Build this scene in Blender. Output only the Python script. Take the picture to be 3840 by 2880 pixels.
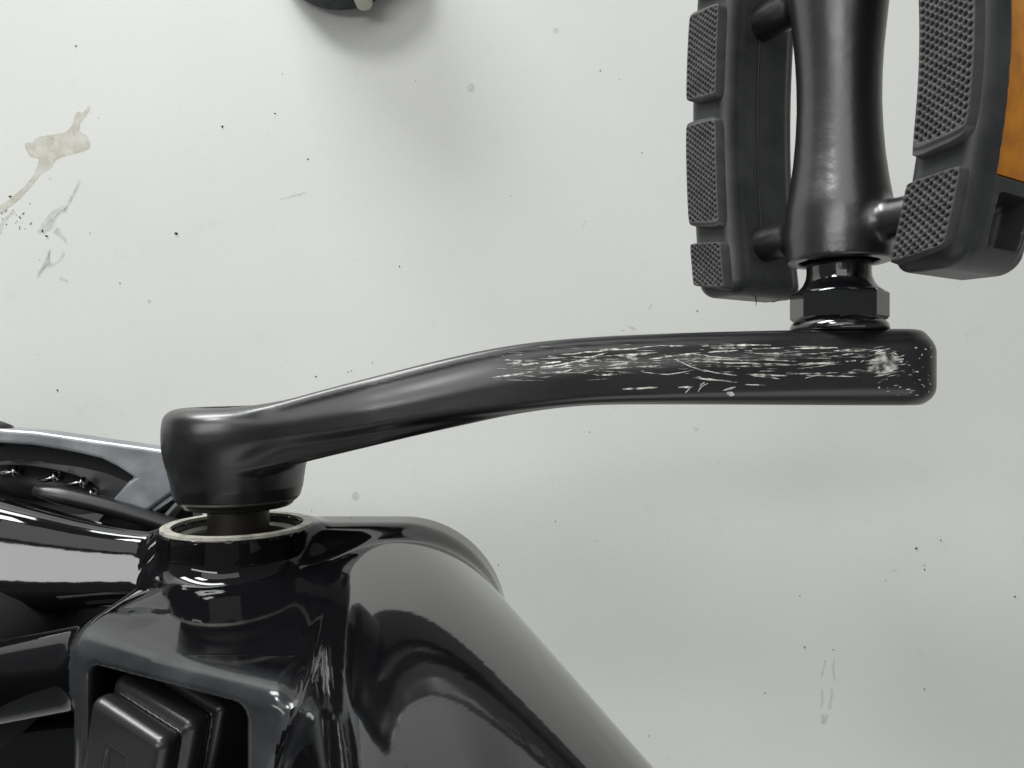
import bpy, math, random
import numpy as np
from mathutils import Vector

# ------------------------------------------------------------------ set-up
scene = bpy.context.scene
for o in list(bpy.data.objects):
    bpy.data.objects.remove(o, do_unlink=True)
COL = scene.collection
MM = 0.001
ZB = 0.280            # height of the crank axle above the floor (m)
CAMD = 204.0          # mm, camera above the axle
FOC = 2773.0          # focal length in photograph pixels (3840 wide)

# camera: looks straight down, image up = +Y
cam_d = bpy.data.cameras.new("camera")
cam = bpy.data.objects.new("camera", cam_d)
COL.objects.link(cam)
cam.location = (0, 0, ZB + CAMD * MM)
cam.rotation_euler = (0, 0, 0)
cam_d.sensor_width = 36.0
cam_d.lens = 36.0 * FOC / 3840.0
cam_d.clip_start = 0.005
cam_d.clip_end = 50
scene.camera = cam

# world: dim even room light
w = bpy.data.worlds.new("World")
scene.world = w
w.use_nodes = True
bg = w.node_tree.nodes["Background"]
bg.inputs[0].default_value = (0.96, 1.0, 1.0, 1)
bg.inputs[1].default_value = 0.16

def area_light(name, loc, target, size, size_y, power, color):
    d = bpy.data.lights.new(name, 'AREA')
    d.shape = 'RECTANGLE'
    d.size = size
    d.size_y = size_y
    d.energy = power
    d.color = color
    o = bpy.data.objects.new(name, d)
    COL.objects.link(o)
    o.location = loc
    v = Vector(target) - Vector(loc)
    o.rotation_euler = v.to_track_quat('-Z', 'Y').to_euler()
    return o

# key window upper left, second window beside it, broad ceiling lamp
area_light("lamp_light", (-0.58, 1.02, 1.05), (0.10, -0.10, 0.1), 0.26, 0.26, 7.0, (1.0, 1.0, 0.985))
area_light("window_light", (-1.15, 2.20, 0.64), (0.0, 0.0, 0.27), 1.35, 0.62, 60.0, (0.98, 1.0, 1.0))
area_light("ceiling_light", (-0.25, 1.15, 2.00), (-0.25, 1.15, 0.0), 1.5, 1.2, 9.0, (1.0, 1.0, 0.975))
area_light("ceiling_strip_light", (-1.05, 0.36, 1.95), (-1.05, 0.36, 0.0), 1.5, 0.21, 9.0, (1.0, 1.0, 1.0))
area_light("rear_fill_light", (0.70, -1.60, 2.00), (0.60, -1.00, 0.0), 2.2, 1.6, 10.0, (1.0, 1.0, 0.985))  # added fill, no known lamp there; lifts the floor at lower right

scene.view_settings.view_transform = 'Standard'
scene.view_settings.look = 'None'
scene.view_settings.exposure = -0.18
scene.view_settings.gamma = 1.0
scene.render.engine = 'CYCLES'
scene.render.resolution_x = 1024
scene.render.resolution_y = 768

# ------------------------------------------------------------------ materials
def mat(name, base, rough=0.5, metal=0.0, spec=0.5, ior=1.5, coat=0.0, coat_rough=0.03):
    m = bpy.data.materials.new(name)
    m.use_nodes = True
    b = m.node_tree.nodes["Principled BSDF"]
    b.inputs["Base Color"].default_value = (*base, 1)
    b.inputs["Roughness"].default_value = rough
    b.inputs["Metallic"].default_value = metal
    b.inputs["Specular IOR Level"].default_value = spec
    b.inputs["IOR"].default_value = ior
    b.inputs["Coat Weight"].default_value = coat
    b.inputs["Coat Roughness"].default_value = coat_rough
    return m

def nodes_of(m):
    nt = m.node_tree
    return nt, nt.nodes, nt.links, nt.nodes["Principled BSDF"]

def add_bump(m, scale, strength, dist=0.001, detail=3, stretch=(1, 1, 1)):
    nt, N, L, b = nodes_of(m)
    tc = N.new("ShaderNodeTexCoord")
    mp = N.new("ShaderNodeMapping")
    mp.inputs["Scale"].default_value = stretch
    nz = N.new("ShaderNodeTexNoise")
    nz.inputs["Scale"].default_value = scale
    nz.inputs["Detail"].default_value = detail
    bp = N.new("ShaderNodeBump")
    bp.inputs["Strength"].default_value = strength
    bp.inputs["Distance"].default_value = dist
    L.new(tc.outputs["Object"], mp.inputs[0])
    L.new(mp.outputs[0], nz.inputs["Vector"])
    L.new(nz.outputs["Fac"], bp.inputs["Height"])
    L.new(bp.outputs[0], b.inputs["Normal"])
    return nz

def vary(m, sock, scale, lo, hi, detail=4, stretch=(1, 1, 1), p0=0.35, p1=0.7):
    """drive one socket (colour or value) by noise between lo and hi"""
    nt, N, L, b = nodes_of(m)
    tc = N.new("ShaderNodeTexCoord")
    mp = N.new("ShaderNodeMapping")
    mp.inputs["Scale"].default_value = stretch
    nz = N.new("ShaderNodeTexNoise")
    nz.inputs["Scale"].default_value = scale
    nz.inputs["Detail"].default_value = detail
    rp = N.new("ShaderNodeValToRGB")
    rp.color_ramp.elements[0].position = p0
    rp.color_ramp.elements[1].position = p1
    c = lambda v: (v, v, v, 1) if not hasattr(v, '__len__') else (*v, 1)
    rp.color_ramp.elements[0].color = c(lo)
    rp.color_ramp.elements[1].color = c(hi)
    L.new(tc.outputs["Object"], mp.inputs[0])
    L.new(mp.outputs[0], nz.inputs["Vector"])
    L.new(nz.outputs["Fac"], rp.inputs[0])
    L.new(rp.outputs[0], b.inputs[sock])

M_paint = mat("gloss_black_paint", (0.004, 0.0041, 0.0047), 0.045, 0.0, 0.5, 1.55)
add_bump(M_paint, 300, 0.025, 0.0004, 2)
M_dusty = mat("paint_with_dusty_rim", (0.005, 0.005, 0.006), 0.05, 0.0, 0.5, 1.55)
def dusty(m):                  # the attribute 'edge' marks where dust lies on the rim
    nt, N, L, b = nodes_of(m)
    at = N.new("ShaderNodeAttribute"); at.attribute_name = "edge"
    tc = N.new("ShaderNodeTexCoord")
    nz = N.new("ShaderNodeTexNoise"); nz.inputs["Scale"].default_value = 85; nz.inputs["Detail"].default_value = 6
    L.new(tc.outputs["Object"], nz.inputs["Vector"])
    mr = N.new("ShaderNodeMapRange"); mr.inputs["From Min"].default_value = 0.3; mr.inputs["From Max"].default_value = 0.65
    mr.inputs["To Min"].default_value = 0.45
    L.new(nz.outputs["Fac"], mr.inputs["Value"])
    mu = N.new("ShaderNodeMath"); mu.operation = 'MULTIPLY'
    L.new(at.outputs["Fac"], mu.inputs[0]); L.new(mr.outputs[0], mu.inputs[1])
    mc = N.new("ShaderNodeMixRGB"); mc.inputs[1].default_value = (0.005, 0.005, 0.006, 1); mc.inputs[2].default_value = (0.040, 0.042, 0.046, 1)
    L.new(mu.outputs[0], mc.inputs[0]); L.new(mc.outputs[0], b.inputs["Base Color"])
    rr = N.new("ShaderNodeMapRange"); rr.inputs["To Min"].default_value = 0.05; rr.inputs["To Max"].default_value = 0.22
    L.new(mu.outputs[0], rr.inputs["Value"]); L.new(rr.outputs[0], b.inputs["Roughness"])
dusty(M_dusty)
M_crank = mat("satin_black_metal", (0.006, 0.006, 0.0072), 0.30, 0.0, 0.5, 1.85)
add_bump(M_crank, 260, 0.12, 0.0004, 4, (0.35, 1, 1))
vary(M_crank, "Roughness", 120, 0.27, 0.36, 4, (0.3, 1, 1))
M_pedal = mat("satin_black_cast", (0.007, 0.0068, 0.007), 0.31, 0.0, 0.5, 1.95)
add_bump(M_pedal, 420, 0.16, 0.0004, 3)
M_chrome = mat("black_chrome", (0.006, 0.006, 0.007), 0.08, 0.0, 0.5, 1.9)
M_resin = mat("dark_grey_resin", (0.035, 0.036, 0.038), 0.42, 0.0, 0.5, 1.5)
add_bump(M_resin, 700, 0.14, 0.0003, 3)
vary(M_resin, "Base Color", 90, (0.028, 0.029, 0.031), (0.055, 0.056, 0.058), 6)
M_pad = mat("grey_rubber", (0.065, 0.066, 0.066), 0.62, 0.0, 0.4, 1.5)
vary(M_pad, "Base Color", 160, (0.050, 0.051, 0.051), (0.085, 0.086, 0.085), 6)
M_rim = mat("bare_metal_rim", (0.62, 0.60, 0.52), 0.42, 0.25)
vary(M_rim, "Base Color", 260, (0.26, 0.25, 0.20), (0.62, 0.60, 0.52), 5, p0=0.3, p1=0.55)
M_bore = mat("grimy_bore", (0.02, 0.019, 0.016), 0.5, 0.3)
vary(M_bore, "Base Color", 300, (0.008, 0.0075, 0.006), (0.05, 0.047, 0.038), 5)
M_spindle = mat("greased_steel", (0.045, 0.040, 0.036), 0.5, 0.6)
M_tyre = mat("black_tyre_rubber", (0.012, 0.012, 0.012), 0.8, 0.0, 0.3)
M_rubber = mat("black_rubber", (0.018, 0.018, 0.018), 0.45, 0.0, 0.5)
add_bump(M_rubber, 350, 0.25, 0.0004, 4)
M_cable = mat("cable_sheath", (0.016, 0.016, 0.017), 0.36, 0.0, 0.5, 1.6)
M_bracket = mat("scuffed_grey_metal", (0.16, 0.165, 0.175), 0.34, 0.55)
vary(M_bracket, "Base Color", 70, (0.20, 0.21, 0.225), (0.42, 0.44, 0.46), 6)
add_bump(M_bracket, 130, 0.2, 0.0006, 4)
M_block = mat("worn_block_rubber", (0.022, 0.022, 0.022), 0.30, 0.0, 0.5, 1.6)
add_bump(M_block, 250, 0.15, 0.0004, 4)
M_seal = mat("greasy_seal", (0.05, 0.048, 0.042), 0.28, 0.4)
vary(M_seal, "Base Color", 220, (0.015, 0.014, 0.011), (0.12, 0.115, 0.095), 5)
M_recess = mat("satin_dark_grey", (0.13, 0.132, 0.135), 0.3, 0.4)
M_bolt = mat("polished_bolt", (0.7, 0.7, 0.66), 0.2, 1.0)
M_scratch = mat("bare_scratched_metal", (0.62, 0.61, 0.56), 0.5, 0.1)
vary(M_scratch, "Base Color", 520, (0.07, 0.069, 0.064), (0.80, 0.79, 0.73), 4, p0=0.35, p1=0.60)

def amber():
    m = mat("amber_reflector", (0.62, 0.19, 0.004), 0.25, 0.0, 0.25, 1.45)
    nt, N, L, b = nodes_of(m)
    tc = N.new("ShaderNodeTexCoord")
    nz = N.new("ShaderNodeTexNoise")
    nz.inputs["Scale"].default_value = 160
    nz.inputs["Detail"].default_value = 5
    rp = N.new("ShaderNodeValToRGB")
    rp.color_ramp.elements[0].position = 0.32
    rp.color_ramp.elements[1].position = 0.68
    rp.color_ramp.elements[0].color = (0.56, 0.18, 0.001, 1)
    rp.color_ramp.elements[1].color = (0.80, 0.30, 0.002, 1)
    L.new(tc.outputs["Object"], nz.inputs["Vector"])
    L.new(nz.outputs["Fac"], rp.inputs[0])
    L.new(rp.outputs[0], b.inputs["Base Color"])
    b.inputs["Coat Weight"].default_value = 0.3
    return m
M_amber = amber()

def floor_mat():
    m = mat("white_floor_sheet", (0.6, 0.61, 0.59), 0.45, 0.0, 0.5, 1.45)
    nt, N, L, b = nodes_of(m)
    tc = N.new("ShaderNodeTexCoord")
    n1 = N.new("ShaderNodeTexNoise")
    n1.inputs["Scale"].default_value = 9
    n1.inputs["Detail"].default_value = 6
    n2 = N.new("ShaderNodeTexNoise")
    n2.inputs["Scale"].default_value = 900
    n2.inputs["Detail"].default_value = 3
    n3 = N.new("ShaderNodeTexNoise")
    n3.inputs["Scale"].default_value = 42
    n3.inputs["Detail"].default_value = 8
    n3.inputs["Roughness"].default_value = 0.7
    for n in (n1, n2, n3):
        L.new(tc.outputs["Object"], n.inputs["Vector"])
    r1 = N.new("ShaderNodeValToRGB")
    r1.color_ramp.elements[0].position = 0.3
    r1.color_ramp.elements[1].position = 0.7
    r1.color_ramp.elements[0].color = (0.765, 0.775, 0.74, 1)
    r1.color_ramp.elements[1].color = (0.80, 0.81, 0.78, 1)
    L.new(n1.outputs["Fac"], r1.inputs[0])
    r2 = N.new("ShaderNodeValToRGB")
    r2.color_ramp.elements[0].color = (0.89, 0.89, 0.89, 1)
    r2.color_ramp.elements[1].color = (1.07, 1.07, 1.07, 1)
    L.new(n2.outputs["Fac"], r2.inputs[0])
    r3 = N.new("ShaderNodeValToRGB")        # faint scuffs
    r3.color_ramp.elements[0].position = 0.60
    r3.color_ramp.elements[1].position = 0.80
    r3.color_ramp.elements[0].color = (1, 1, 1, 1)
    r3.color_ramp.elements[1].color = (0.90, 0.90, 0.89, 1)
    L.new(n3.outputs["Fac"], r3.inputs[0])
    m1 = N.new("ShaderNodeMixRGB"); m1.blend_type = 'MULTIPLY'; m1.inputs[0].default_value = 1
    m2 = N.new("ShaderNodeMixRGB"); m2.blend_type = 'MULTIPLY'; m2.inputs[0].default_value = 1
    L.new(r1.outputs[0], m1.inputs[1]); L.new(r2.outputs[0], m1.inputs[2])
    L.new(m1.outputs[0], m2.inputs[1]); L.new(r3.outputs[0], m2.inputs[2])
    L.new(m2.outputs[0], b.inputs["Base Color"])
    bp = N.new("ShaderNodeBump")
    bp.inputs["Strength"].default_value = 0.12
    bp.inputs["Distance"].default_value = 0.0006
    L.new(n2.outputs["Fac"], bp.inputs["Height"])
    L.new(bp.outputs[0], b.inputs["Normal"])
    return m
M_floor = floor_mat()

def stain_mat(name, col, edge_col, opac, edge_opac, nscale=160):
    """dried spill: see-through film, darker where the attribute 'edge' is 1"""
    m = mat(name, col, 0.4)
    nt, N, L, b = nodes_of(m)
    out = N["Material Output"]
    at = N.new("ShaderNodeAttribute"); at.attribute_name = "edge"
    tc = N.new("ShaderNodeTexCoord")
    nz = N.new("ShaderNodeTexNoise"); nz.inputs["Scale"].default_value = nscale; nz.inputs["Detail"].default_value = 5
    L.new(tc.outputs["Object"], nz.inputs["Vector"])
    mc = N.new("ShaderNodeMixRGB")
    mc.inputs[1].default_value = (*col, 1); mc.inputs[2].default_value = (*edge_col, 1)
    L.new(at.outputs["Fac"], mc.inputs[0])
    L.new(mc.outputs[0], b.inputs["Base Color"])
    mo = N.new("ShaderNodeMapRange")
    mo.inputs["To Min"].default_value = opac; mo.inputs["To Max"].default_value = edge_opac
    L.new(at.outputs["Fac"], mo.inputs["Value"])
    mr = N.new("ShaderNodeMapRange")
    mr.inputs["From Min"].default_value = 0.32; mr.inputs["From Max"].default_value = 0.62
    mr.inputs["To Min"].default_value = 0.35; mr.inputs["To Max"].default_value = 1.0
    L.new(nz.outputs["Fac"], mr.inputs["Value"])
    mu = N.new("ShaderNodeMath"); mu.operation = 'MULTIPLY'
    L.new(mo.outputs[0], mu.inputs[0]); L.new(mr.outputs[0], mu.inputs[1])
    tr = N.new("ShaderNodeBsdfTransparent")
    mx = N.new("ShaderNodeMixShader")
    L.new(mu.outputs[0], mx.inputs[0]); L.new(tr.outputs[0], mx.inputs[1]); L.new(b.outputs[0], mx.inputs[2])
    L.new(mx.outputs[0], out.inputs["Surface"])
    return m

# ------------------------------------------------------------------ helpers
def tag(o, label=None, cat=None, group=None, kind=None):
    if label: o["label"] = label
    if cat: o["category"] = cat
    if group: o["group"] = group
    if kind: o["kind"] = kind
    return o

def px(x, y, h):
    """photograph pixel -> mm (X, Y) on the level h (mm above the axle)"""
    d = CAMD - h
    return ((x - 1920.0) * d / FOC, (1440.0 - y) * d / FOC)

FLOOR_H = -ZB / MM
def pf(x, y):
    return px(x, y, FLOOR_H)

def mesh_obj(name, verts, faces, m, parent=None, normals=None, smooth=True, attr=None):
    """verts in mm (X, Y, h above the axle)"""
    v = np.asarray(verts, dtype=float) * MM
    v[:, 2] += ZB
    me = bpy.data.meshes.new(name)
    if isinstance(faces, np.ndarray):
        nf = len(faces)
        me.vertices.add(len(v)); me.vertices.foreach_set("co", v.astype(np.float32).ravel())
        me.loops.add(nf * 4); me.loops.foreach_set("vertex_index", faces.astype(np.int32).ravel())
        me.polygons.add(nf); me.polygons.foreach_set("loop_start", np.arange(0, nf * 4, 4, dtype=np.int32))
        me.update(calc_edges=True)
    else:
        me.from_pydata(v.tolist(), [], [list(map(int, f)) for f in faces])
    if smooth:
        me.polygons.foreach_set("use_smooth", [True] * len(me.polygons))
    if attr is not None:
        a = me.attributes.new("edge", 'FLOAT', 'POINT')
        a.data.foreach_set("value", np.asarray(attr, dtype=np.float32))
    me.update()
    if normals is not None:
        me.normals_split_custom_set_from_vertices(np.asarray(normals, dtype=np.float32))
    me.materials.append(m)
    o = bpy.data.objects.new(name, me)
    COL.objects.link(o)
    if parent is not None:
        o.parent = parent
    return o

# ---- signed distance shapes (arrays of mm)
def smin(a, b, k):
    h = np.clip(0.5 + 0.5 * (b - a) / k, 0, 1)
    return b * (1 - h) + a * h - k * h * (1 - h)
def smax(a, b, k):
    return -smin(-a, -b, k)
def sd_rbox(x, y, z, bx, by, bz, r):
    qx, qy, qz = np.abs(x) - bx + r, np.abs(y) - by + r, np.abs(z) - bz + r
    return (np.sqrt(np.maximum(qx, 0) ** 2 + np.maximum(qy, 0) ** 2 + np.maximum(qz, 0) ** 2)
            + np.minimum(np.maximum(qx, np.maximum(qy, qz)), 0) - r)
def sd_cyl_y(x, y, z, r, y0, y1, rnd):
    dr = np.sqrt(x * x + z * z) - r + rnd
    dy = np.abs(y - 0.5 * (y0 + y1)) - 0.5 * abs(y1 - y0) + rnd
    return np.minimum(np.maximum(dr, dy), 0) + np.sqrt(np.maximum(dr, 0) ** 2 + np.maximum(dy, 0) ** 2) - rnd
def sd_cone(x, y, z, a, b, ra, rb, sy=1.0, sz=1.0):
    """capsule whose radius runs from ra to rb; sy, sz stretch the section"""
    a = np.array(a, float); b = np.array(b, float)
    ax, ay, az = x - a[0], (y - a[1]), (z - a[2])
    d = b - a
    t = np.clip((ax * d[0] + ay * d[1] + az * d[2]) / d.dot(d), 0, 1)
    ex, ey, ez = ax - t * d[0], (ay - t * d[1]) / sy, (az - t * d[2]) / sz
    return (np.sqrt(ex * ex + ey * ey + ez * ez) - (ra + (rb - ra) * t)) * min(1.0, sy, sz)

def extr(d2, dy, r):   # rounded extrusion of an outline
    a, b = d2 + r, dy + r
    return np.minimum(np.maximum(a, b), 0) + np.sqrt(np.maximum(a, 0) ** 2 + np.maximum(b, 0) ** 2) - r
def sdf_mesh(f, lo, hi, res, newton=4):
    """surface nets + projection on to the zero level; returns verts, quads, normals"""
    lo = np.array(lo, float); hi = np.array(hi, float)
    n = np.ceil((hi - lo) / res).astype(int) + 1
    B = 6
    nb = (n + B - 1) // B
    cb = [lo[i] + (np.arange(nb[i]) * B + (B - 1) / 2) * res for i in range(3)]
    CV = np.broadcast_to(f(cb[0][:, None, None], cb[1][None, :, None], cb[2][None, None, :]), nb)
    near = np.abs(CV) < res * B * 1.0
    up = lambda A: A.repeat(B, 0).repeat(B, 1).repeat(B, 2)[:n[0], :n[1], :n[2]]
    V = np.where(up(CV) < 0, -9.0, 9.0).astype(np.float32)
    idx = np.argwhere(up(near))
    q = lo + idx * res
    V[idx[:, 0], idx[:, 1], idx[:, 2]] = f(q[:, 0], q[:, 1], q[:, 2])
    S = V < 0
    nc = n - 1
    acc = np.zeros((*nc, 3), np.float32); cnt = np.zeros(nc, np.float32)
    rng = [slice(0, -1), slice(1, None)]
    for axis in range(3):
        o1, o2 = [a for a in range(3) if a != axis]
        for i in (0, 1):
            for j in (0, 1):
                s0 = [None] * 3; s1 = [None] * 3
                s0[axis] = rng[0]; s1[axis] = rng[1]
                s0[o1] = s1[o1] = rng[i]; s0[o2] = s1[o2] = rng[j]
                a, b = V[tuple(s0)], V[tuple(s1)]
                cr = (a < 0) != (b < 0)
                t = np.where(cr, a / np.where(cr, a - b, 1), 0)
                off = [None] * 3
                acc[..., axis] += np.where(cr, t, 0)
                if i: acc[..., o1] += cr
                if j: acc[..., o2] += cr
                cnt += cr
    act = cnt > 0
    ids = np.full(nc, -1, np.int64)
    ids[act] = np.arange(act.sum())
    cell = np.argwhere(act)
    P = lo + (cell + acc[act] / cnt[act][:, None]) * res
    quads = []
    for axis in range(3):
        o1, o2 = [(1, 2), (2, 0), (0, 1)][axis]
        s0 = [slice(None)] * 3; s1 = [slice(None)] * 3
        s0[axis] = rng[0]; s1[axis] = rng[1]
        for s in (s0, s1):
            s[o1] = slice(1, -1); s[o2] = slice(1, -1)
        a, b = S[tuple(s0)], S[tuple(s1)]
        for flip in (False, True):
            e = np.argwhere((a & ~b) if not flip else (~a & b))
            if not len(e): continue
            e[:, o1] += 1; e[:, o2] += 1
            def cid(d1, d2):
                c = e.copy(); c[:, o1] += d1; c[:, o2] += d2
                return ids[c[:, 0], c[:, 1], c[:, 2]]
            q = np.stack([cid(-1, -1), cid(0, -1), cid(0, 0), cid(-1, 0)], 1)
            quads.append(q if not flip else q[:, ::-1])
    Q = np.concatenate(quads)
    G = None
    for _ in range(newton):
        v, G = sdf_grad(f, P)
        g2 = np.maximum((G * G).sum(1), 0.05)
        step = np.clip(v / g2, -res, res)
        P = P - G * step[:, None]
    v, G = sdf_grad(f, P)
    G /= np.maximum(np.linalg.norm(G, axis=1), 1e-9)[:, None]
    return P, Q, G

def sdf_grad(f, P, e=0.06):
    x, y, z = P[:, 0], P[:, 1], P[:, 2]
    v = f(x, y, z)
    G = np.stack([f(x + e, y, z) - f(x - e, y, z), f(x, y + e, z) - f(x, y - e, z), f(x, y, z + e) - f(x, y, z - e)], 1) / (2 * e)
    return v, G

def split_parts(P, Q, G, owner_fn, names, mats, parent, attr_fn=None):
    """cut one skin into named parts; normals stay continuous across the cuts"""
    C = P[Q].mean(1)
    own = owner_fn(C[:, 0], C[:, 1], C[:, 2])
    res = {}
    for k, nm in enumerate(names):
        q = Q[own == k]
        if not len(q): continue
        u, inv = np.unique(q, return_inverse=True)
        res[nm] = mesh_obj(nm, P[u], inv.reshape(q.shape), mats[k], parent, G[u], attr=attr_fn(P[u]) if attr_fn else None)
    return res

def lathe_y(profile, cx, cz, seg=48):
    """profile [(radius, Y)], closed with caps when a radius is 0"""
    V = []; F = []
    n = len(profile)
    for r, y in profile:
        for i in range(seg):
            a = 2 * math.pi * i / seg
            V.append((cx + r * math.cos(a), y, cz + r * math.sin(a)))
    for k in range(n - 1):
        for i in range(seg):
            j = (i + 1) % seg
            F.append((k * seg + i, k * seg + j, (k + 1) * seg + j, (k + 1) * seg + i))
    return V, F

def tube_mesh(pts, rad, seg=20, caps=True):
    P = [Vector(p) for p in pts]
    V = []; F = []
    up = Vector((0, 0, 1))
    for i, p in enumerate(P):
        d = (P[min(i + 1, len(P) - 1)] - P[max(i - 1, 0)]).normalized()
        s = d.cross(up)
        if s.length < 1e-4: s = d.cross(Vector((0, 1, 0)))
        s.normalize(); t = s.cross(d)
        r = rad[i] if hasattr(rad, '__len__') else rad
        for k in range(seg):
            a = 2 * math.pi * k / seg
            V.append(tuple(p + (s * math.cos(a) + t * math.sin(a)) * r))
    for i in range(len(P) - 1):
        for k in range(seg):
            j = (k + 1) % seg
            F.append((i * seg + k, i * seg + j, (i + 1) * seg + j, (i + 1) * seg + k))
    if caps:
        F.append(tuple(range(seg))[::-1]); F.append(tuple((len(P) - 1) * seg + k for k in range(seg)))
    return V, F

def prism(outline, h0, h1, hole=None):
    """outline [(x,y)] extruded from h0 to h1 (mm), flat plate"""
    n = len(outline)
    V = [(x, y, h0) for x, y in outline] + [(x, y, h1) for x, y in outline]
    F = [tuple(range(n, 2 * n)), tuple(range(n))[::-1]]
    for i in range(n):
        j = (i + 1) % n
        F.append((i, j, n + j, n + i))
    return V, F

def interp(t, tab):
    a = np.array(tab, float)
    return np.interp(t, a[:, 0], a[:, 1])

def smooth_tab(tab, n=160, passes=10):
    a = np.array(tab, float)
    x = np.linspace(a[0, 0], a[-1, 0], n)
    y = np.interp(x, a[:, 0], a[:, 1])
    for _ in range(passes):
        y[1:-1] = 0.25 * y[:-2] + 0.5 * y[1:-1] + 0.25 * y[2:]
    return np.stack([x, y], 1)

# ------------------------------------------------------------------ the floor
fl = mesh_obj("floor", [(-3000, -3000, FLOOR_H), (3000, -3000, FLOOR_H), (3000, 3000, FLOOR_H), (-3000, 3000, FLOOR_H)],
              [(0, 1, 2, 3)], M_floor, smooth=False)
tag(fl, "white matt floor sheet with dried spills and specks of dirt", "floor", kind="structure")

# ------------------------------------------------------------------ the bicycle
bike = bpy.data.objects.new("bicycle", None)
COL.objects.link(bike)
bike.location = (0, 0, 0)
bike.empty_display_size = 0.05
tag(bike, "gloss black bicycle with scratched matt crank arm and amber reflector pedal over the white floor", "bicycle")

BX, BY0, BC = -75.4, -38.8, -73.0        # axle X, left shell face, centre plane

# ---- welded frame: one skin, cut into parts
def f_shell(x, y, z):
    return sd_cyl_y(x - BX, y, z, 19.9, BY0, -107.0, 0.6)
def f_lower(x, y, z):          # wide foot of the down tube
    qx, qy = np.abs(x + 46) - 44.5 + 31, np.abs(y - BC) - 33.5 + 31
    d2 = np.sqrt(np.maximum(qx, 0) ** 2 + np.maximum(qy, 0) ** 2) + np.minimum(np.maximum(qx, qy), 0) - 31
    return extr(d2, np.abs(z + 12) - 17, 13)
def f_down(x, y, z):
    a = sd_cone(x, y, z, (-32, BC, -2), (-5, BC, 94), 30.5, 29.5)
    b = sd_cone(x, y, z, (-5, BC, 94), (56, BC, 311), 29.5, 28)
    return np.minimum(a, b)
SL = 0.50                       # slope of the bracket's rim
def rim_h(x):
    return 47.0 + SL * (x + 94.0)
def f_brk(x, y, z):
    xx, yy = x + 67.2, y - BC
    b = sd_rbox(xx, yy, z - 10, 27.8, 18.6 + 0.12 * np.clip(56 - z, 0, 46), 90, 4) * 0.97
    top = (z - rim_h(x)) * 0.89
    return smax(b, top, 5.0)
def f_gus(x, y, z):             # gusset filling the angle between bracket and link tube
    return sd_cone(x, y, z, (-90, -62, 36), (-80, -60, 10), 8.5, 11)
def f_cav(x, y, z):
    return sd_rbox(x + 68.5, y - BC, z - 72, 20.0, 14.0, 35, 2.5)
STX = np.array([-470, -420, -300, -220, -180, -160, -142, -130, -118, -108, -99, -80, -60.])
STY = np.array([-2, -12, -30, -37, -41, -44, -47.2, -48.8, -50.0, -50.5, -50.8, -52, -56])
STZ = np.array([30, 20, 0, -2, -2, -2, -1, 0, 0, 0, 0, 0, 0.])
STR = np.array([9, 10, 14, 16.5, 17, 16.6, 15.4, 14, 12.0, 10.4, 9.6, 9.5, 9.5])
_sx = np.linspace(-470, -60, 400)
def _sm(a, n=30):
    y = np.interp(_sx, STX, a)
    for _ in range(n):
        y[1:-1] = 0.25 * y[:-2] + 0.5 * y[1:-1] + 0.25 * y[2:]
    return y
_sy, _sz, _sr = _sm(STY), _sm(STZ), _sm(STR)
def f_stay(x, y, z):
    yc, zc, r = np.interp(x, _sx, _sy), np.interp(x, _sx, _sz), np.interp(x, _sx, _sr)
    r = r + 1.1 * np.exp(-((x + 95.5) / 2.2) ** 2) * (1 + 0.35 * np.sin(8 * np.arctan2(z, y - yc) + 0.9 * x))
    c, n = 0.97, 4.6               # squarish section, its flat top leaning a little outwards
    u, v = (y - yc) * c + (z - zc) * -0.242, (y - yc) * 0.242 + (z - zc) * c
    return np.maximum(((np.abs(u) ** n + np.abs(v * 1.08) ** n + 1e-9) ** (1 / n) - r) * 0.85, x + 70)
def f_stay2(x, y, z):           # the stay on the far side
    return f_stay(x, 2 * BC - y, z)
def f_link(x, y, z):            # tube running back from the bracket
    return np.minimum(sd_cone(x, y, z, (-84, -61, 38), (-119, -69, 33), 9.0, 9.5), sd_cone(x, y, z, (-119, -69, 33), (-230, -80, 40), 9.5, 9.5))
def f_frame_solid(x, y, z):
    d = smin(f_lower(x, y, z), f_down(x, y, z), 3.0)
    d = smin(d, f_shell(x, y, z), 5.0)
    d = smin(d, smin(f_brk(x, y, z), f_gus(x, y, z), 5.0), 4.5)
    d = smin(d, f_stay(x, y, z), 2.5)
    d = smin(d, f_stay2(x, y, z), 2.5)
    d = smin(d, f_link(x, y, z), 2.0)
    return d
def f_frame(x, y, z):
    d = f_frame_solid(x, y, z)
    bore = sd_cyl_y(x - BX, y, z, 17.0, BY0 - 16, BY0 + 60, 0.3)
    d = smax(d, -bore, 0.5)
    # keep the shell's face flat and clear
    d = smax(d, -sd_cyl_y(x - BX, y, z, 23.0, BY0, BY0 + 40, 0.3), 0.6)
    d = smax(d, -f_cav(x, y, z), 2.0)
    return d

FR_NAMES = ["bottom_bracket_shell", "down_tube", "pivot_bracket", "chainstay", "chainstay", "link_tube"]
def fr_owner(x, y, z):
    D = np.stack([f_shell(x, y, z), np.minimum(f_lower(x, y, z), f_down(x, y, z)), np.minimum(f_brk(x, y, z), f_gus(x, y, z)), f_stay(x, y, z), f_stay2(x, y, z), f_link(x, y, z)])
    return D.argmin(0)
P, Q, G = sdf_mesh(f_frame, (-215, -125, -50), (75, -25, 230), 1.2)
FR = split_parts(P, Q, G, fr_owner, FR_NAMES, [M_paint, M_paint, M_dusty, M_paint, M_paint, M_paint], bike, lambda p: np.clip((p[:, 2] - rim_h(p[:, 0]) + 9.0) / 6.0, 0, 1))

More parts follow.
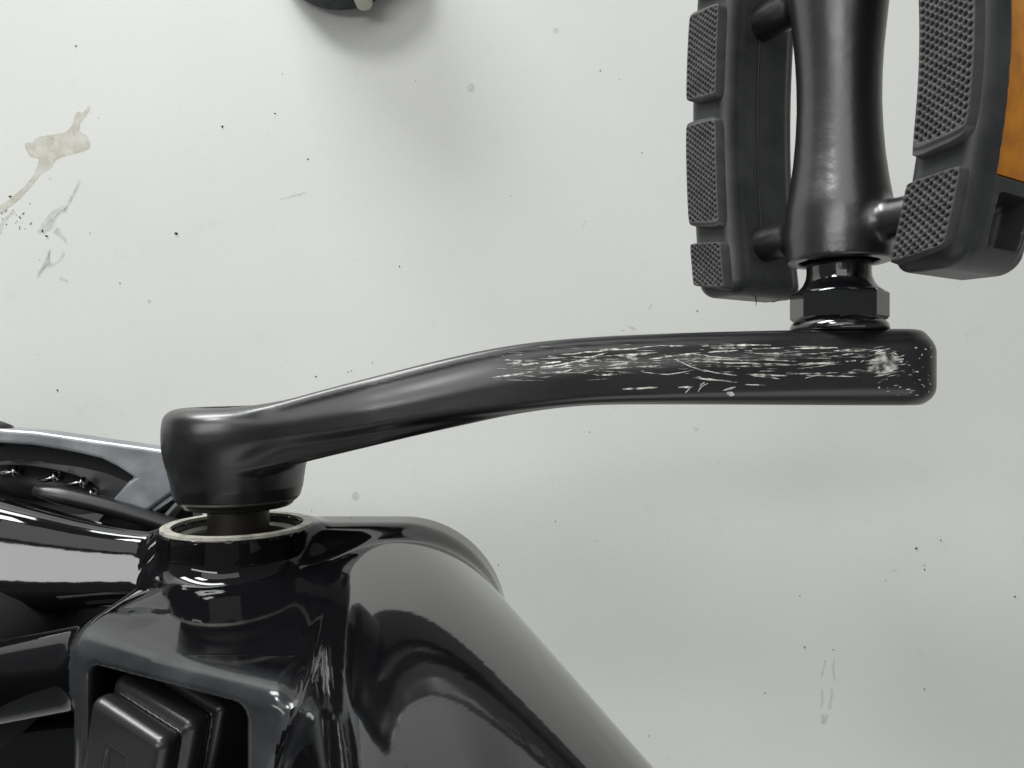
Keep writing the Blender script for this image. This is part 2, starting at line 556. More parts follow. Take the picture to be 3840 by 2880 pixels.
# bare rim of the shell, its bore and step
shell = FR["bottom_bracket_shell"]
def ring(r0, r1, y, seg=96, yj=0.0):
    V, F = lathe_y([(r1, y - 0.8), (r1, y), (r0, y + 0.0), (r0, y - 2.0)], BX, 0, seg)
    return V, F
V, F = ring(17.2, 19.8, BY0 + 0.35)
o = mesh_obj("bare_rim", V, F, M_rim, shell, smooth=False); tag(o, "pale bare metal rim of the empty shell")
V, F = lathe_y([(17.2, BY0 - 0.5), (16.6, BY0 - 2.0), (16.6, BY0 - 3.0), (15.2, BY0 - 3.2), (15.2, BY0 - 14.5), (9.5, BY0 - 15)], BX, 0, 64)
o = mesh_obj("bore", V, F, M_bore, shell, smooth=False)
V, F = lathe_y([(16.55, BY0 - 2.4), (15.9, BY0 - 2.0), (15.3, BY0 - 2.0), (14.8, BY0 - 2.5), (14.1, BY0 - 2.5), (13.7, BY0 - 3.2), (13.6, BY0 - 8)], BX, 0, 64)
mesh_obj("bearing_seal", V, F, M_seal, shell)

# block seated in the bracket
def f_plug(x, y, z):
    c, s = math.cos(math.atan(SL)), math.sin(math.atan(SL))
    x0, z0 = x + 80.0, z - 55.5
    u = x0 * c + z0 * s; v = -x0 * s + z0 * c
    yy = y + 80.0
    u, yy = 0.974 * u - 0.225 * yy - 0.5, 0.225 * u + 0.974 * yy
    top = sd_rbox(u, yy, v + 2.5, 11.2, 14.0, 2.7, 2.3)
    mid = sd_rbox(u + 0.4, yy, v + 8.5, 12.4, 15.8, 3.0, 2.3)
    low = sd_rbox(u + 0.4, yy, v + 21, 13.2, 17.0, 9, 1.5)
    d = smin(smin(top, mid, 1.6), low, 1.6)
    grv = sd_rbox(u + 1, yy + 2.5, v - 0.5, 3.0, 9.0, 1.0, 0.3)
    return smax(d, -grv, 0.5)
P, Q, G = sdf_mesh(f_plug, (-108, -99, 10), (-50, -60, 74), 0.5)
o = mesh_obj("rubber_block", P, Q, M_block, bike, G)
tag(o, "stepped black rubber block seated in the bracket")

# rear tyre between the stays
V = []; F = []
R0, r0, ns, nr = 278.0, 21.0, 120, 20
wc = (BX - 60 - R0 - r0 + 18, BC, R0 + r0 + FLOOR_H)
for i in range(ns):
    a = 2 * math.pi * i / ns
    for k in range(nr):
        b = 2 * math.pi * k / nr
        rr = R0 + r0 * math.cos(b) * 1.0
        V.append((wc[0] + rr * math.cos(a), wc[1] + r0 * math.sin(b), wc[2] + rr * math.sin(a)))
for i in range(ns):
    for k in range(nr):
        i2, k2 = (i + 1) % ns, (k + 1) % nr
        F.append((i * nr + k, i2 * nr + k, i2 * nr + k2, i * nr + k2))
mesh_obj("tyre", V, F, M_tyre, bike)

# ---- crank arm
def pxc(x, y, h=9.0):
    return px(x * 1.736, y * 1.736, h)
TOP = [(362, 893), (450, 893), (520, 892), (580, 884), (640, 863), (700, 844), (800, 818), (900, 792), (1000, 768), (1080, 750), (1170, 738), (1300, 728), (1500, 720), (1716, 716), (1900, 714), (2040, 714)]
BOT = [(362, 1010), (560, 985), (640, 970), (700, 955), (800, 934), (900, 915), (1000, 902), (1100, 891), (1200, 878), (1280, 872), (1370, 870), (1500, 870), (1700, 873), (1900, 875), (2040, 875)]
WEB = [(362, 1040), (560, 1020), (660, 996), (700, 986), (800, 963), (900, 939), (1000, 917), (1100, 895), (1200, 879), (1280, 872), (2040, 872)]
tabs = {}
for nm, T, hh in (("top", TOP, 3.5), ("bot", BOT, 10.5), ("web", WEB, 4.0)):
    tabs[nm] = smooth_tab([pxc(x, y, hh) for x, y in T], 200, 110 if nm == 'top' else 40)
x_end = pxc(2022, 795, 3.0)[0]
W0, W1 = 17.8, 12.6
def cap2(x, z, dr=0.0):
    """outline in the X-h plane: tapered capsule from boss to pedal eye"""
    ax, bx = BX, x_end - W1
    t = np.clip((x - ax) / (bx - ax), 0, 1)
    tt = np.clip(t * 4.5, 0, 1); rr = W0 + (W1 - W0) * (tt * tt * (3 - 2 * tt)) - dr
    ex = x - (ax + t * (bx - ax))
    return (np.sqrt(ex * ex + z * z) - rr) * 0.98
RT = smooth_tab([(-110, 5), (BX + 5, 5), (BX + 45, 9.8), (50, 9.8), (95, 6.0), (150, 6.0)], 260, 260)
RL = smooth_tab([(-110, 6), (BX + 6, 6), (BX + 34, 2.2), (30, 2.2), (90, 4.8), (150, 4.8)], 260, 120)
def f_crank(x, y, z):
    yt = np.interp(x, tabs["top"][:, 0], tabs["top"][:, 1]); yb = np.interp(x, tabs["bot"][:, 0], tabs["bot"][:, 1])
    yw = np.interp(x, tabs["web"][:, 0], tabs["web"][:, 1])
    c2 = cap2(x, z)
    rt = np.interp(x, RT[:, 0], RT[:, 1])          # broad round on the upper edge, crisp lower edge
    rl = np.interp(x, RL[:, 0], RL[:, 1])
    arm = np.maximum(extr(c2, (y - yt) * 0.95, rt), extr(c2, (yb - y) * 0.95, rl))
    web = extr(cap2(x, z + 0.0, 0.8 + 1.6 * np.clip((x - BX - 15) / 60, 0, 1)), (np.abs(y - 0.5 * (yt + yw)) - 0.5 * (yt - yw)) * 0.95, 2.0)
    rb = np.interp(y, [-34, -31, -28, -22, -15, -8], [15.6, 16.4, 17.2, 18.0, 18.2, 18.2])
    boss = extr((np.sqrt((x - BX) ** 2 + z * z) - rb) * 0.96, np.abs(y + 20.2) - 12.2, 2.0)
    collar = sd_cyl_y(x - BX, y, z, 14.3, -20.0, -33.4, 0.6)
    d = smin(arm, boss, 6.0)
    d = smin(d, web, 1.0)
    d = smin(d, collar, 1.5)
    rec = sd_cyl_y(x - BX, y, z, 10.5, -9.5, 2.0, 0.5)
    return smax(d, -rec, 0.8)
P, Q, G = sdf_mesh(f_crank, (-98, -36, -21), (x_end + 3, 20, 21), 0.75)
crank = mesh_obj("crank_arm", P, Q, M_crank, bike, G)
tag(crank, "matt black crank arm with pale scratches near its pedal end")
V, F = lathe_y([(0.01, -10.6), (8.5, -10.6), (9.6, -11.6), (9.6, -13)], BX, 0, 40)
mesh_obj("dust_cap", V, F, M_rubber, crank)
V, F = lathe_y([(8.1, -31.0), (8.1, -56)], BX, 0, 40)
mesh_obj("spindle", V, F, M_spindle, crank)

# ---- scratches, laid on the crank's skin
def on_crank(Pn):
    Pn = Pn.copy()
    for _ in range(30):
        Pn[:, 2] -= f_crank(Pn[:, 0], Pn[:, 1], Pn[:, 2]) * 0.9
    _, g = sdf_grad(f_crank, Pn)
    return Pn + g / np.linalg.norm(g, axis=1)[:, None] * (0.03 + 0.00035 * np.array(SI))[:, None]
rnd = random.Random(11)
SV, SF, SI = [], [], []
def scratch(p0, p1, wid, bend=0.0, n=7):
    """p0, p1 in photograph pixels; wid in mm"""
    a = np.array(px(p0[0], p0[1], 11)); b = np.array(px(p1[0], p1[1], 11))
    d = b - a; L = np.hypot(*d)
    if L < 0.05: return
    t = d / L; s = np.array([-t[1], t[0]])
    base = len(SV); ok = []
    for i in range(n):
        u = i / (n - 1)
        c = a + d * u + s * bend * math.sin(math.pi * u) + s * rnd.uniform(-0.06, 0.06) * L * 0.1
        ww = wid * (math.sin(math.pi * (0.06 + 0.88 * u)) ** 0.7) * rnd.uniform(0.55, 1.2)
        for k in (-0.5, 0.5):
            q = c + s * ww * k
            SV.append((q[0], q[1], 16.0)); SI.append(len(SF) // 4)
    for i in range(n - 1):
        SF.append((base + 2 * i, base + 2 * i + 2, base + 2 * i + 3, base + 2 * i + 1))
Z = 0.859
def zz(x, y): return (1700 + x * Z, 1150 + y * Z)
big = [((170, 310), (345, 285), .45, 0), ((255, 258), (375, 246), .5, 0), ((365, 268), (610, 225), .5, -.2), ((470, 210), (900, 172), .38, .1), ((590, 222), (675, 200), .3, 0),
       ((640, 187), (720, 182), .3, 0), ((680, 258), (760, 245), .5, 0), ((690, 268), (880, 260), .35, 0), ((620, 300), (715, 295), .5, 0), ((700, 212), (850, 207), .3, 0),
       ((835, 232), (1075, 200), .38, 0), ((735, 360), (885, 352), .5, 0), ((820, 285), (1045, 275), .22, -.9), ((960, 228), (1100, 285), .3, -.3), ((1085, 172), (1385, 167), .5, 0),
       ((950, 172), (1010, 170), .3, 0), ((1110, 200), (1240, 192), .28, 0), ((1040, 310), (1230, 330), .55, 0), ((1035, 240), (1300, 250), .3, 0), ((1050, 268), (1230, 300), .3, -.3),
       ((1210, 245), (1490, 255), .35, 0), ((1270, 295), (1450, 302), .5, 0), ((1290, 300), (1415, 315), .3, 0), ((1300, 185), (1440, 180), .35, 0), ((1310, 205), (1435, 207), .35, 0),
       ((1485, 183), (1670, 180), .45, 0), ((1490, 252), (1670, 246), .45, 0), ((1530, 300), (1740, 305), .3, 0), ((1440, 295), (1640, 290), .35, 0), ((1525, 312), (1640, 285), .28, 0),
       ((1265, 340), (1350, 342), .3, 0), ((1650, 195), (1735, 188), .4, 0), ((1680, 212), (1735, 206), .4, 0), ((1700, 240), (1745, 236), .4, 0), ((975, 352), (1040, 350), .5, 0),
       ((1006, 376), (1030, 352), .3, 0), ((1060, 372), (1105, 335), .28, .4), ((1070, 345), (1090, 330), .5, 0), ((1170, 365), (1225, 350), .5, 0), ((1185, 375), (1220, 385), 1.1, 0),
       ((430, 285), (530, 270), .3, -.4), ((400, 248), (470, 240), .4, 0), ((240, 248), (300, 250), .3, 0), ((545, 290), (610, 275), .25, 0), ((470, 265), (520, 258), .35, .2),
       ((1120, 180), (1280, 182), .25, 0), ((1100, 218), (1200, 225), .25, 0), ((1030, 205), (1110, 215), .2, 0), ((1330, 232), (1490, 240), .2, 0), ((1180, 262), (1400, 258), .2, 0)]
for p0, p1, wd, bd in big:
    scratch(zz(*p0), zz(*p1), wd * 1.08, bd, 9)
for i in range(220):           # fine scuffs among them
    x = rnd.uniform(180, 1760)
    mid = 262 - 40 * min(1, max(0, (x - 250) / 900)) if x < 1000 else 235
    y = rnd.gauss(mid, 34)
    if not 165 < y < 345: continue
    L = rnd.expovariate(1 / 55.0) + 8
    scratch(zz(x, y), zz(x + L, y + rnd.uniform(-.08, .05) * L), rnd.uniform(.05, .17), 0, 4)
for i in range(330):            # worn patch at the pedal eye
    x, y = rnd.gauss(1874, 30), rnd.gauss(248, 25)
    L = rnd.uniform(15, 60)
    scratch(zz(x - L / 2, y + 4), zz(x + L / 2, y - 5), rnd.uniform(.06, .34), 0, 4)
for i in range(60):            # chips round the tip
    x, y = rnd.uniform(1790, 2088), rnd.uniform(175, 385)
    if x < 1960 and y < 330 and rnd.random() < .6: continue
    L = rnd.uniform(4, 22)
    scratch(zz(x, y), zz(x + L, y + rnd.uniform(-3, 3)), rnd.uniform(.1, .5), 0, 4)
o = mesh_obj("scratches", on_crank(np.array(SV)), SF, M_scratch, crank, smooth=False)
tag(o, "pale bare metal scratches and scuffs on the crank arm", kind="stuff")

# ---- pedal
pedal = bpy.data.objects.new("pedal", None)
COL.objects.link(pedal); pedal.parent = bike
tag(pedal, "black pedal with grey grip blocks and an amber reflector")
PX = 90.1
TH = math.radians(58)
cT, sT = math.cos(TH), math.sin(TH)
def loc(x, z):
    return (x - PX) * cT + z * sT, -(x - PX) * sT + z * cT      # width, tread normal
def wor(u, y, v):
    return (PX + u * cT - v * sT, y, u * sT + v * cT)
YC, YL = 80.0, 53.0
SIDE = 1
def bow(y):
    q = (y - YC) / YL
    return (7.6 if SIDE > 0 else 3.6) * (1 - q * q) - (2.2 if SIDE > 0 else 0.0)
RC = 32.0
CW, CH = 8.2, 13.6
BARREL = smooth_tab([(33.5, 13.7), (40, 14.0), (47, 13.9), (50, 13.5), (54.5, 12.7), (61.8, 11.7), (69, 11.1), (76.5, 10.8), (84, 10.9), (91, 11.3), (99, 12.1), (106, 12.8), (115, 13.6), (127, 13.8)], 200, 8)
def f_barrel(x, y, z):
    r = np.interp(y, BARREL[:, 0], BARREL[:, 1])
    d = (np.sqrt((x - PX) ** 2 + z ** 2) - r) * 0.98
    e = np.abs(y - 80.2) - 46.8
    d = extr(d, e, 0.8)
    return smax(d, -sd_cyl_y(x - PX, y, z, 10.4, 20, 38, 0.4), 0.5)
def f_arms(x, y, z):
    u, v = loc(x, z)
    d = None
    for ya in (42.5, 110.0):
        c = np.maximum(np.sqrt((y - ya) ** 2 + v * v) - 5.3, np.abs(u) - RC)
        d = c if d is None else np.minimum(d, c)
    return d
def f_body(x, y, z):
    return smin(f_barrel(x, y, z), smax(f_arms(x, y, z), -(np.sqrt((x - PX) ** 2 + z ** 2) - 8), 1), 3.0)
P, Q, G = sdf_mesh(f_body, (PX - 32, 30, -34), (PX + 32, 130, 34), 0.9)
split_parts(P, Q, G, lambda x, y, z: np.where(f_arms(x, y, z) < f_barrel(x, y, z) - 0.2, 1 + (x > PX) + 2 * (y > YC), 0).astype(int), ["barrel"] + ["cage_arm"] * 4, [M_pedal] * 5, pedal)

V, F = lathe_y([(10.2, 34.5), (10.2, 38)], PX, 0, 40)
# pedal axle: neck, flare, flange
V, F = lathe_y([(8.3, 40.0), (8.3, 30.5), (8.5, 29.0), (9.3, 27.2), (10.6, 25.8), (11.6, 25.0), (11.6, 24.4)], PX, 0, 48)
ax = mesh_obj("axle", V, F, M_chrome, pedal)
# wrench flats
HV, HF = [], []
for yy, rr in ((25.2, 11.9), (24.6, 12.6), (18.2, 12.6), (17.4, 11.9)):
    for i in range(8):
        a = 2 * math.pi * (i + 0.5) / 8
        HV.append((PX + rr * math.cos(a), yy, rr * math.sin(a)))
for k in range(3):
    for i in range(8):
        j = (i + 1) % 8
        HF.append((k * 8 + i, k * 8 + j, (k + 1) * 8 + j, (k + 1) * 8 + i))
HF.append(tuple(range(8))[::-1]); HF.append(tuple(24 + i for i in range(8)))
mesh_obj("wrench_flats", HV, HF, M_chrome, pedal, smooth=False)
V, F = lathe_y([(9.0, 18.2), (11.2, 17.6), (12.3, 16.6), (12.7, 15.6), (12.7, 14.6), (5, 14.0)], PX, 0, 48)
mesh_obj("axle_flange", V, F, M_chrome, pedal)

def f_cage(s):
    def f(x, y, z):
        u, v = loc(x, z)
        uu = s * u - RC - bow(y)
        end = np.abs(y - YC) / YL
        b = sd_rbox(uu, y - YC, v + 2.4, CW, YL + 0.4, CH + 2.4, 4.5)
        # lip between the tread side and the flanks
        lip = sd_rbox(uu, y - YC, v + 2.4, CW + 0.6, YL - 1.0, CH - 0.8, 4.0)
        d = smin(b, lip, 0.6)
        if s > 0:      # pocket for the reflector on the outer flank
            d = smax(d, -sd_rbox(uu - CW, y - YC, v + 3.4, 2.0, YL - 19.5, CH - 4.0, 0.6), 0.4)
            d = smax(d, -sd_rbox(uu - CW, y - 37.5, v + 4.0, 7.0, 6.0, CH - 6.0, 2.0), 0.6)
        return d
    return f
for s in (1, -1):
    SIDE = s
    P, Q, G = sdf_mesh(f_cage(s), (PX - 50, 24, -52), (PX + 50, 136, 52), 0.8)
    cg = mesh_obj("cage", P, Q, M_resin, pedal, G)
    if s < 0:
        V, F = tube_mesh([wor(-(RC + bow(y) - CW - 0.72), y, 1.0) for y in np.linspace(38, 124, 30)], 0.2, 6)
        mesh_obj("mould_seam", V, F, M_rubber, cg)
    if s < 0:
        for (xa, ya, xb, yb) in ((2832, 1108, 2834, 1148), (2895, 1133, 2925, 1120)):
            a = px(xa, ya, -22); b = px(xb, yb, -22)
            V, F = tube_mesh([(a[0], a[1], -22), (0.5 * (a[0] + b[0]) + .15, 0.5 * (a[1] + b[1]) - .2, -21.6), (b[0], b[1], -22)], [0.16, 0.14, 0.08], 6)
            mesh_obj("fibre", V, F, M_tyre, cg)
    # grip blocks on the visible tread side
    spans = [(29.2, 47.5, 1), (52.5, 108, 0), (112.5, 131.5, -1)] if s > 0 else [(28.8, 43.2, 1), (47.5, 81.0, 0), (86.5, 114.4, 0), (118.5, 131.5, -1)]
    for (ya, yb, end) in spans:
        nu, nv = 44, max(24, int((yb - ya) / 0.33))
        pv, pfc = [], []
        wd = 6.4
        for j in range(nv + 1):
            for i in range(nu + 1):
                a, b = -1 + 2 * i / nu, -1 + 2 * j / nv
                # rounded outline: squash corners
                k = 0.93
                aa = a * math.sqrt(max(0, 1 - 0.5 * (k * b) ** 8 * 0.55))
                bb = b * math.sqrt(max(0, 1 - 0.5 * (k * a) ** 6 * 0.30))
                y = 0.5 * (ya + yb) + 0.5 * (yb - ya) * bb
                # slanted end towards the barrel
                y += (0.10 * wd * s * aa * (1 if b < 0 else 0.6)) * abs(b) ** 3 * 6 * (0.35)
                u = aa * wd
                edge = max(abs(a), abs(b))
                hgt = 3.2
                if edge > 0.999: hgt = -1.0
                elif edge > 0.94: hgt = 2.8
                elif edge > 0.90: hgt = 3.2
                else:
                    # lattice of dents
                    p, q = (u * 0.86 + (y - YC)) / 1.75, (u * 0.86 - (y - YC)) / 1.75
                    du = math.cos(math.pi * p) ** 2 * math.cos(math.pi * q) ** 2
                    hgt = 3.2 - 1.5 * min(1, max(0, (du - 0.22) / 0.4))
                uu = s * (RC + bow(y)) + u
                pv.append(wor(uu, y, CH + hgt - 0.3))
        for j in range(nv):
            for i in range(nu):
                q = j * (nu + 1) + i
                pfc.append((q, q + 1, q + nu + 2, q + nu + 1))
        o = mesh_obj("grip_block", pv, pfc, M_pad, cg)
    if s > 0:
        rv, rf = [], []
        n = 24
        for j in range(n + 1):
            y = YC - (YL - 20.2) + 2 * (YL - 20.2) * j / n
            for v, e in ((-CH + 1.2, -2.2), (-CH + 1.2, -0.35), (CH - 8.0, -0.35), (CH - 8.0, -2.2)):
                rv.append(wor(RC + bow(y) + CW + e, y, v))
        for j in range(n):
            for k in range(3):
                q = j * 4 + k
                rf.append((q, q + 4, q + 5, q + 1))
        rf.append((0, 1, 2, 3)); rf.append((n * 4 + 3, n * 4 + 2, n * 4 + 1, n * 4))
        o = mesh_obj("reflector", rv, rf, M_amber, cg, smooth=False)
        tag(o, "amber reflector in the outer side of the pedal")

# ---- bracket beside the chainstay, with bolts and cable
hB = -16.0
def pb(x, y, h=hB): return px(x, y, h)
# arched arm and plate in one piece
outer = [(-40, 1606), (130, 1618), (350, 1650), (620, 1688), (700, 1705), (700, 1830), (660, 1842), (560, 1915), (500, 1928), (420, 1928)]
inner = [(400, 1895), (478, 1806), (500, 1792), (440, 1752), (380, 1722), (300, 1702), (240, 1690), (120, 1670), (-40, 1660)]
V, F = prism([px(x, y, hB - 3) for x, y in [(-40, 1640), (120, 1655), (300, 1690), (440, 1745), (510, 1790), (480, 1808), (400, 1775), (300, 1752), (170, 1735), (150, 1728), (100, 1732), (80, 1722), (-40, 1735)]], hB - 12, hB - 3)
strip = (V, F)
V, F = prism([pb(x, y) for x, y in outer + inner], hB - 9, hB)
br = mesh_obj("chainstay_bracket", V, F, M_bracket, bike, smooth=False)
tag(br, "scuffed grey metal bracket beside the chainstay")
bv = br.modifiers.new("soft_edges", 'BEVEL'); bv.width = 0.0011; bv.segments = 3; bv.limit_method = 'ANGLE'
mesh_obj("edge_strip", strip[0], strip[1], M_tyre, br, smooth=False)
# floor of the recess
V, F = prism([px(x, y, -27) for x, y in [(-60, 1690), (200, 1700), (380, 1740), (500, 1800), (470, 1860), (400, 1920), (300, 1930), (-60, 1900)]], -33, -27)
mesh_obj("recess_plate", V, F, M_recess, br, smooth=False)
ov = []
for i in range(28):
    a = 2 * math.pi * i / 28
    ov.append(px(130 + 232 * math.cos(a), 1812 + 62 * math.sin(a) + 30 * math.cos(a), -26))
V, F = prism(ov, -28, -25.6)
mesh_obj("recess_pad", V, F, M_rubber, br)
for (x0, y0, x1, y1) in [(-10, 1775, 60, 1768), (145, 1802, 210, 1788), (242, 1814, 312, 1808), (285, 1868, 350, 1850)]:
    a = px(x0, y0, -24.5); b = px(x1, y1, -23.5)
    V, F = tube_mesh([(a[0], a[1], -24.5), (b[0], b[1], -23.5)], 0.6, 10)
    bo = mesh_obj("pin", V, F, M_bolt, br)
    d = Vector((b[0] - a[0], b[1] - a[1], 1.0)).normalized()
    c = Vector((b[0], b[1], -23.5))
    V, F = tube_mesh([tuple(c), tuple(c + d * 0.35), tuple(c + d * 0.9)], [1.7, 1.7, 0.9], 14)
    mesh_obj("pin_head", V, F, M_bolt, bo)
# rubber cap at the end of the arm
a = px(-30, 1640, hB - 4)
V, F = tube_mesh([(a[0] - 8, a[1] + 1.2, hB - 5), (a[0] + 1, a[1] + .6, hB - 5), (a[0] + 4.2, a[1] + .2, hB - 5), (a[0] + 5.6, a[1], hB - 5)], [4.4, 4.4, 3.6, 1.5], 20)
mesh_obj("rubber_cap", V, F, M_rubber, br)
# thin flanges behind the plate
for pts in ([(500, 1930), (562, 1918), (668, 1838), (690, 1838), (690, 1846), (568, 1928), (505, 1936)], [(600, 1950), (684, 1858), (694, 1862), (612, 1956)]):
    V, F = prism([px(x, y, -18) for x, y in pts], -26, -17.2)
    mesh_obj("flange", V, F, M_bracket, br, smooth=False)
V, F = prism([px(x, y, -30) for x, y in [(420, 1900), (720, 1840), (740, 2040), (300, 2040)]], -36, -29)
mesh_obj("backing_plate", V, F, M_rubber, br, smooth=False)
cpts = []
for i in range(15):
    t = i / 14
    x = 128 + (760 - 128) * t; y = 1838 + (2012 - 1838) * t - 14 * math.sin(math.pi * t)
    h = -12 - 6 * t
    q = px(x, y, h); cpts.append((q[0], q[1], h))
V, F = tube_mesh(cpts, [1.3, 1.9] + [2.55] * 13, 20)
o = mesh_obj("cable", V, F, M_cable, bike)
tag(o, "black cable sheath running behind the bottom bracket shell")

# ------------------------------------------------------------------ dark foot at the top edge
fx, fy = px(1266, -258, FLOOR_H + 14)
V, F = [], []
prof = [(0.01, 0.2), (34, 0.2), (40, 1.5), (43.5, 6), (44.5, 14), (44, 24), (42, 38), (37, 48), (28, 55), (16, 59), (0.01, 60)]
seg = 56
for r, z in prof:
    for i in range(seg):
        a = 2 * math.pi * i / seg
        V.append((fx + r * math.cos(a) * 1.05, fy + r * math.sin(a) * 1.06 , FLOOR_H + z))
for k in range(len(prof) - 1):
    for i in range(seg):
        j = (i + 1) % seg
        F.append((k * seg + i, k * seg + j, (k + 1) * seg + j, (k + 1) * seg + i))
M_foot = mat("dull_blue_black_rubber", (0.03, 0.033, 0.04), 0.7)
vary(M_foot, "Base Color", 120, (0.018, 0.020, 0.025), (0.055, 0.058, 0.065), 6)
add_bump(M_foot, 250, 0.5, 0.001, 5)
ft = mesh_obj("rubber_foot", V, F, M_foot)
tag(ft, "dark rounded rubber foot with a cream dot at the top edge, casting a shadow", "foot")
V, F = [], []
M_cream = mat("cream_plastic", (0.62, 0.60, 0.50), 0.5)
c0 = px(1356, -14, FLOOR_H + 22)
for r, z in ((0.01, 3), (3.2, 2.7), (4.6, 1.6), (5.0, 0), (5.0, -8)):
    for i in range(24):
        a = 2 * math.pi * i / 24
        V.append((c0[0] + 1.1 * r * math.cos(a), c0[1] + r * math.sin(a), FLOOR_H + 22 + z))
for k in range(4):
    for i in range(24):
        j = (i + 1) % 24
        F.append((k * 24 + i, (k + 1) * 24 + i, (k + 1) * 24 + j, k * 24 + j))
o = mesh_obj("stud", V, F, M_cream, ft)

# ------------------------------------------------------------------ stains and specks on the floor
def film(name, outline, m, inset=1.1, lift=0.25, soft=False):
    """flat film with a dark rim; outline in photograph pixels"""
    pts = np.array([pf(x, y) for x, y in outline])
    # densify and roughen
    D = []
    for i in range(len(pts)):
        a, b = pts[i], pts[(i + 1) % len(pts)]
        n = max(1, int(np.hypot(*(b - a)) / 1.2))
        for k in range(n):
            D.append(a + (b - a) * k / n)
    D = np.array(D)
    for _ in range(2):
        D = 0.25 * np.roll(D, 1, 0) + 0.5 * D + 0.25 * np.roll(D, -1, 0)
    D += np.array([[rnd.uniform(-.22, .22), rnd.uniform(-.22, .22)] for _ in D])
    T = np.roll(D, -1, 0) - np.roll(D, 1, 0)
    Nn = np.stack([-T[:, 1], T[:, 0]], 1); Nn /= np.maximum(np.linalg.norm(Nn, axis=1), 1e-6)[:, None]
    area = 0.5 * np.sum(D[:, 0] * np.roll(D[:, 1], -1) - D[:, 1] * np.roll(D[:, 0], -1))
    if area < 0: Nn = -Nn
    I1 = D + Nn * inset * 0.45; I2 = D + Nn * inset
    n = len(D)
    V = [(p[0], p[1], FLOOR_H + lift) for p in np.concatenate([D, I1, I2])]
    F = []
    for k in range(2):
        for i in range(n):
            j = (i + 1) % n
            F.append((k * n + i, k * n + j, (k + 1) * n + j, (k + 1) * n + i))
    F.append(tuple(range(2 * n, 3 * n)))
    o = mesh_obj(name, V, F, m, fl, smooth=False, attr=([0.0] * n + [0.5] * n + [1.0] * n) if soft else ([0.55] * n + [1.0] * n + [0.0] * n))
    return o
def zs(x, y): return (x * 800 / 1659, 300 + y * 800 / 1659)
M_st1 = stain_mat("dried_beige_spill", (0.60, 0.55, 0.41), (0.36, 0.31, 0.20), 0.42, 0.50, 140)
M_st2 = stain_mat("faint_grey_smear", (0.46, 0.455, 0.42), (0.36, 0.355, 0.32), 0.0, 0.22, 260)
o = film("dried_spill", [zs(*p) for p in [(190, 510), (205, 485), (262, 488), (268, 455), (330, 435), (420, 425), (515, 408), (560, 360), (575, 300), (600, 240), (625, 240), (640, 268), (665, 225), (695, 188), (712, 205), (690, 255), (625, 330), (612, 405), (650, 412), (682, 435), (690, 470), (708, 500), (695, 535), (600, 570), (500, 590), (425, 628), (400, 690), (330, 722), (290, 770), (240, 830), (160, 920), (100, 970), (-60, 1080), (-60, 1010), (30, 960), (105, 905), (200, 820), (265, 735), (300, 650), (310, 608), (255, 608), (215, 570)]], M_st1, 0.6, 0.20)
tag(o, "dried beige spill with a long tail")
film("dried_spill", [zs(*p) for p in [(370, 765), (378, 745), (400, 745), (413, 770), (405, 795), (380, 795)]], M_st2, 0.8, soft=True)
film("smear", [zs(*p) for p in [(270, 1195), (330, 1100), (400, 1010), (430, 1000), (490, 960), (545, 985), (470, 1040), (440, 1100), (400, 1180), (340, 1200)]], M_st2, 1.2, soft=True)
film("smear", [zs(*p) for p in [(275, 1545), (290, 1480), (340, 1430), (380, 1430), (365, 1320), (400, 1300), (390, 1420), (440, 1410), (500, 1320), (520, 1340), (490, 1400), (420, 1450), (330, 1470), (310, 1540)]], M_st2, 0.9, soft=True)
film("smear", [zs(*p) for p in [(470, 1040), (560, 880), (620, 760), (640, 790), (590, 900), (520, 1030), (490, 1060)]], M_st2, 1.2, soft=True)
film("smear", [zs(*p) for p in [(395, 1190), (440, 1210), (520, 1290), (540, 1260), (500, 1200), (450, 1130)]], M_st2, 1.2, soft=True)
film("smear", [zs(*p) for p in [(-20, 1140), (30, 1060), (110, 1010), (90, 1060), (40, 1120), (15, 1200), (-20, 1230)]], M_st2, 0.9, soft=True)
def zr(x, y): return (2900 + x * 940 / 1772, 2000 + y * 880 / 1659)
for pts in ([(365, 880), (372, 905), (362, 960), (345, 1010), (340, 1035), (330, 1020), (345, 965)], [(425, 880), (437, 880), (430, 950), (440, 1010), (435, 1055), (420, 1050), (425, 1000), (405, 980)],
            [(330, 1095), (350, 1095), (360, 1190), (345, 1250), (320, 1240), (335, 1190)], [(405, 1080), (430, 1105), (415, 1200), (410, 1250), (380, 1250), (395, 1170)],
            [(330, 1270), (390, 1270), (385, 1320), (355, 1365), (330, 1330)]):
    film("smear", [zr(*p) for p in pts], M_st2, 0.9, soft=True)
for cx, cy, r in ((1333, 1860, 18), (2085, 115, 16), (560, 1130, 12), (2610, 1610, 14), (1765, 330, 18)):
    film("smear", [(cx + r * math.cos(a * .785), cy + 1.1 * r * math.sin(a * .785)) for a in range(8)], M_st2, 0.6, soft=True)
for cx, cy, rx, ry, an in ((240, 1050, 26, 9, .4), (2190, 840, 22, 5, -1.0), (1100, 735, 60, 6, -.25), (2370, 1230, 20, 8, .3), (3350, 2140, 20, 5, -.15), (2440, 1150, 18, 5, -1.0)):
    film("smear", [(cx + rx * math.cos(t) * math.cos(an) - ry * math.sin(t) * math.sin(an), cy + rx * math.cos(t) * math.sin(an) + ry * math.sin(t) * math.cos(an)) for t in [k * .6283 for k in range(10)]], M_st2, 0.7, soft=True)

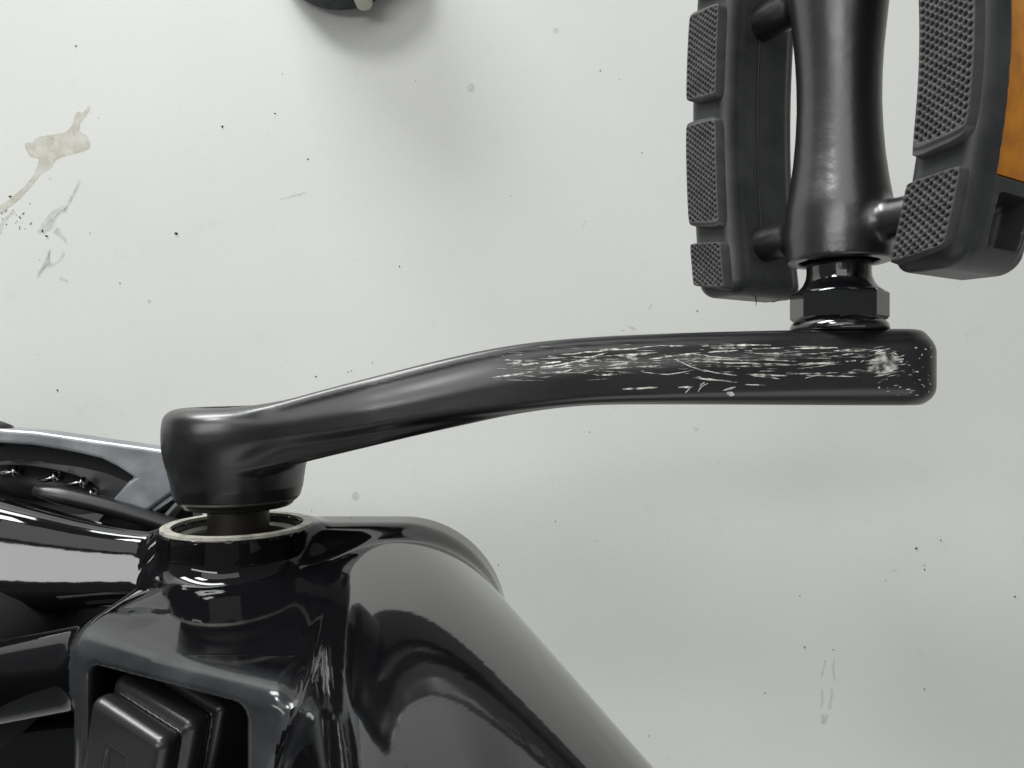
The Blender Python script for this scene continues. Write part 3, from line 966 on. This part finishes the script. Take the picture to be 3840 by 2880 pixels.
# loose specks of grit
M_speck = mat("dark_grit", (0.04, 0.032, 0.028), 0.7)
DV, DF = [], []
def speck(x, y, r, el=1.0, an=0.0):
    c = pf(x, y)
    r = 0.8 * r * 480.0 / FOC
    base = len(DV)
    for k, (rr, hh) in enumerate(((1.0, 0.05), (0.85, 0.6), (0.3, 1.0))):
        for i in range(6):
            a = i * math.pi / 3
            j = rnd.uniform(.7, 1.2)
            u, v = rr * r * el * j * math.cos(a), rr * r * j * math.sin(a) / el
            DV.append((c[0] + u * math.cos(an) - v * math.sin(an), c[1] + u * math.sin(an) + v * math.cos(an), FLOOR_H + hh * r * 0.8))
    for k in range(2):
        for i in range(6):
            j = (i + 1) % 6
            DF.append((base + k * 6 + i, base + k * 6 + j, base + k * 6 + 6 + j, base + k * 6 + 6 + i))
    DF.append(tuple(base + 12 + i for i in range(6)))
known = [(660, 876, 8), (285, 172, 4), (834, 475, 6), (1031, 425, 4), (2251, 265, 3.5), (1498, 999, 4), (450, 1062, 4), (2083, 1955, 3), (1868, 2118, 3), (3436, 2056, 6), (3528, 2026, 4), (3466, 2120, 3), (3467, 2136, 4), (3805, 2237, 5), (2999, 2236, 3), (3320, 2177, 2.5), (3467, 2584, 3.5), (3017, 2426, 4), (3124, 2436, 3), (2868, 2598, 3.5), (1184, 1412, 4), (2407, 572, 3), (2211, 1620, 3), (38, 737, 6), (75, 815, 5), (160, 866, 6), (175, 885, 6), (198, 518, 3), (338, 875, 3), (3310, 1172, 6), (2434, 2760, 3), (1305, 1395, 3), (1397, 1360, 3), (1318, 1390, 3), (1155, 597, 4), (1405, 2138, 2), (216, 1464, 5), (2615, 1166, 4)]
for x, y, r in known:
    speck(x, y, r, rnd.uniform(.85, 1.5), rnd.uniform(0, 3))
for i in range(40):
    speck(rnd.uniform(0, 3840), rnd.uniform(0, 2880), rnd.choice([1.0, 1.3, 1.6, 2.2]), rnd.uniform(.8, 2.0), rnd.uniform(0, 3))
for i in range(26):
    speck(rnd.gauss(30, 40), rnd.gauss(820, 35), rnd.uniform(1.5, 4), rnd.uniform(.8, 2.2), rnd.uniform(0, 3))
o = mesh_obj("grit", DV, DF, M_speck, smooth=False)
tag(o, "dark specks of grit scattered over the white floor", "grit", kind="stuff")
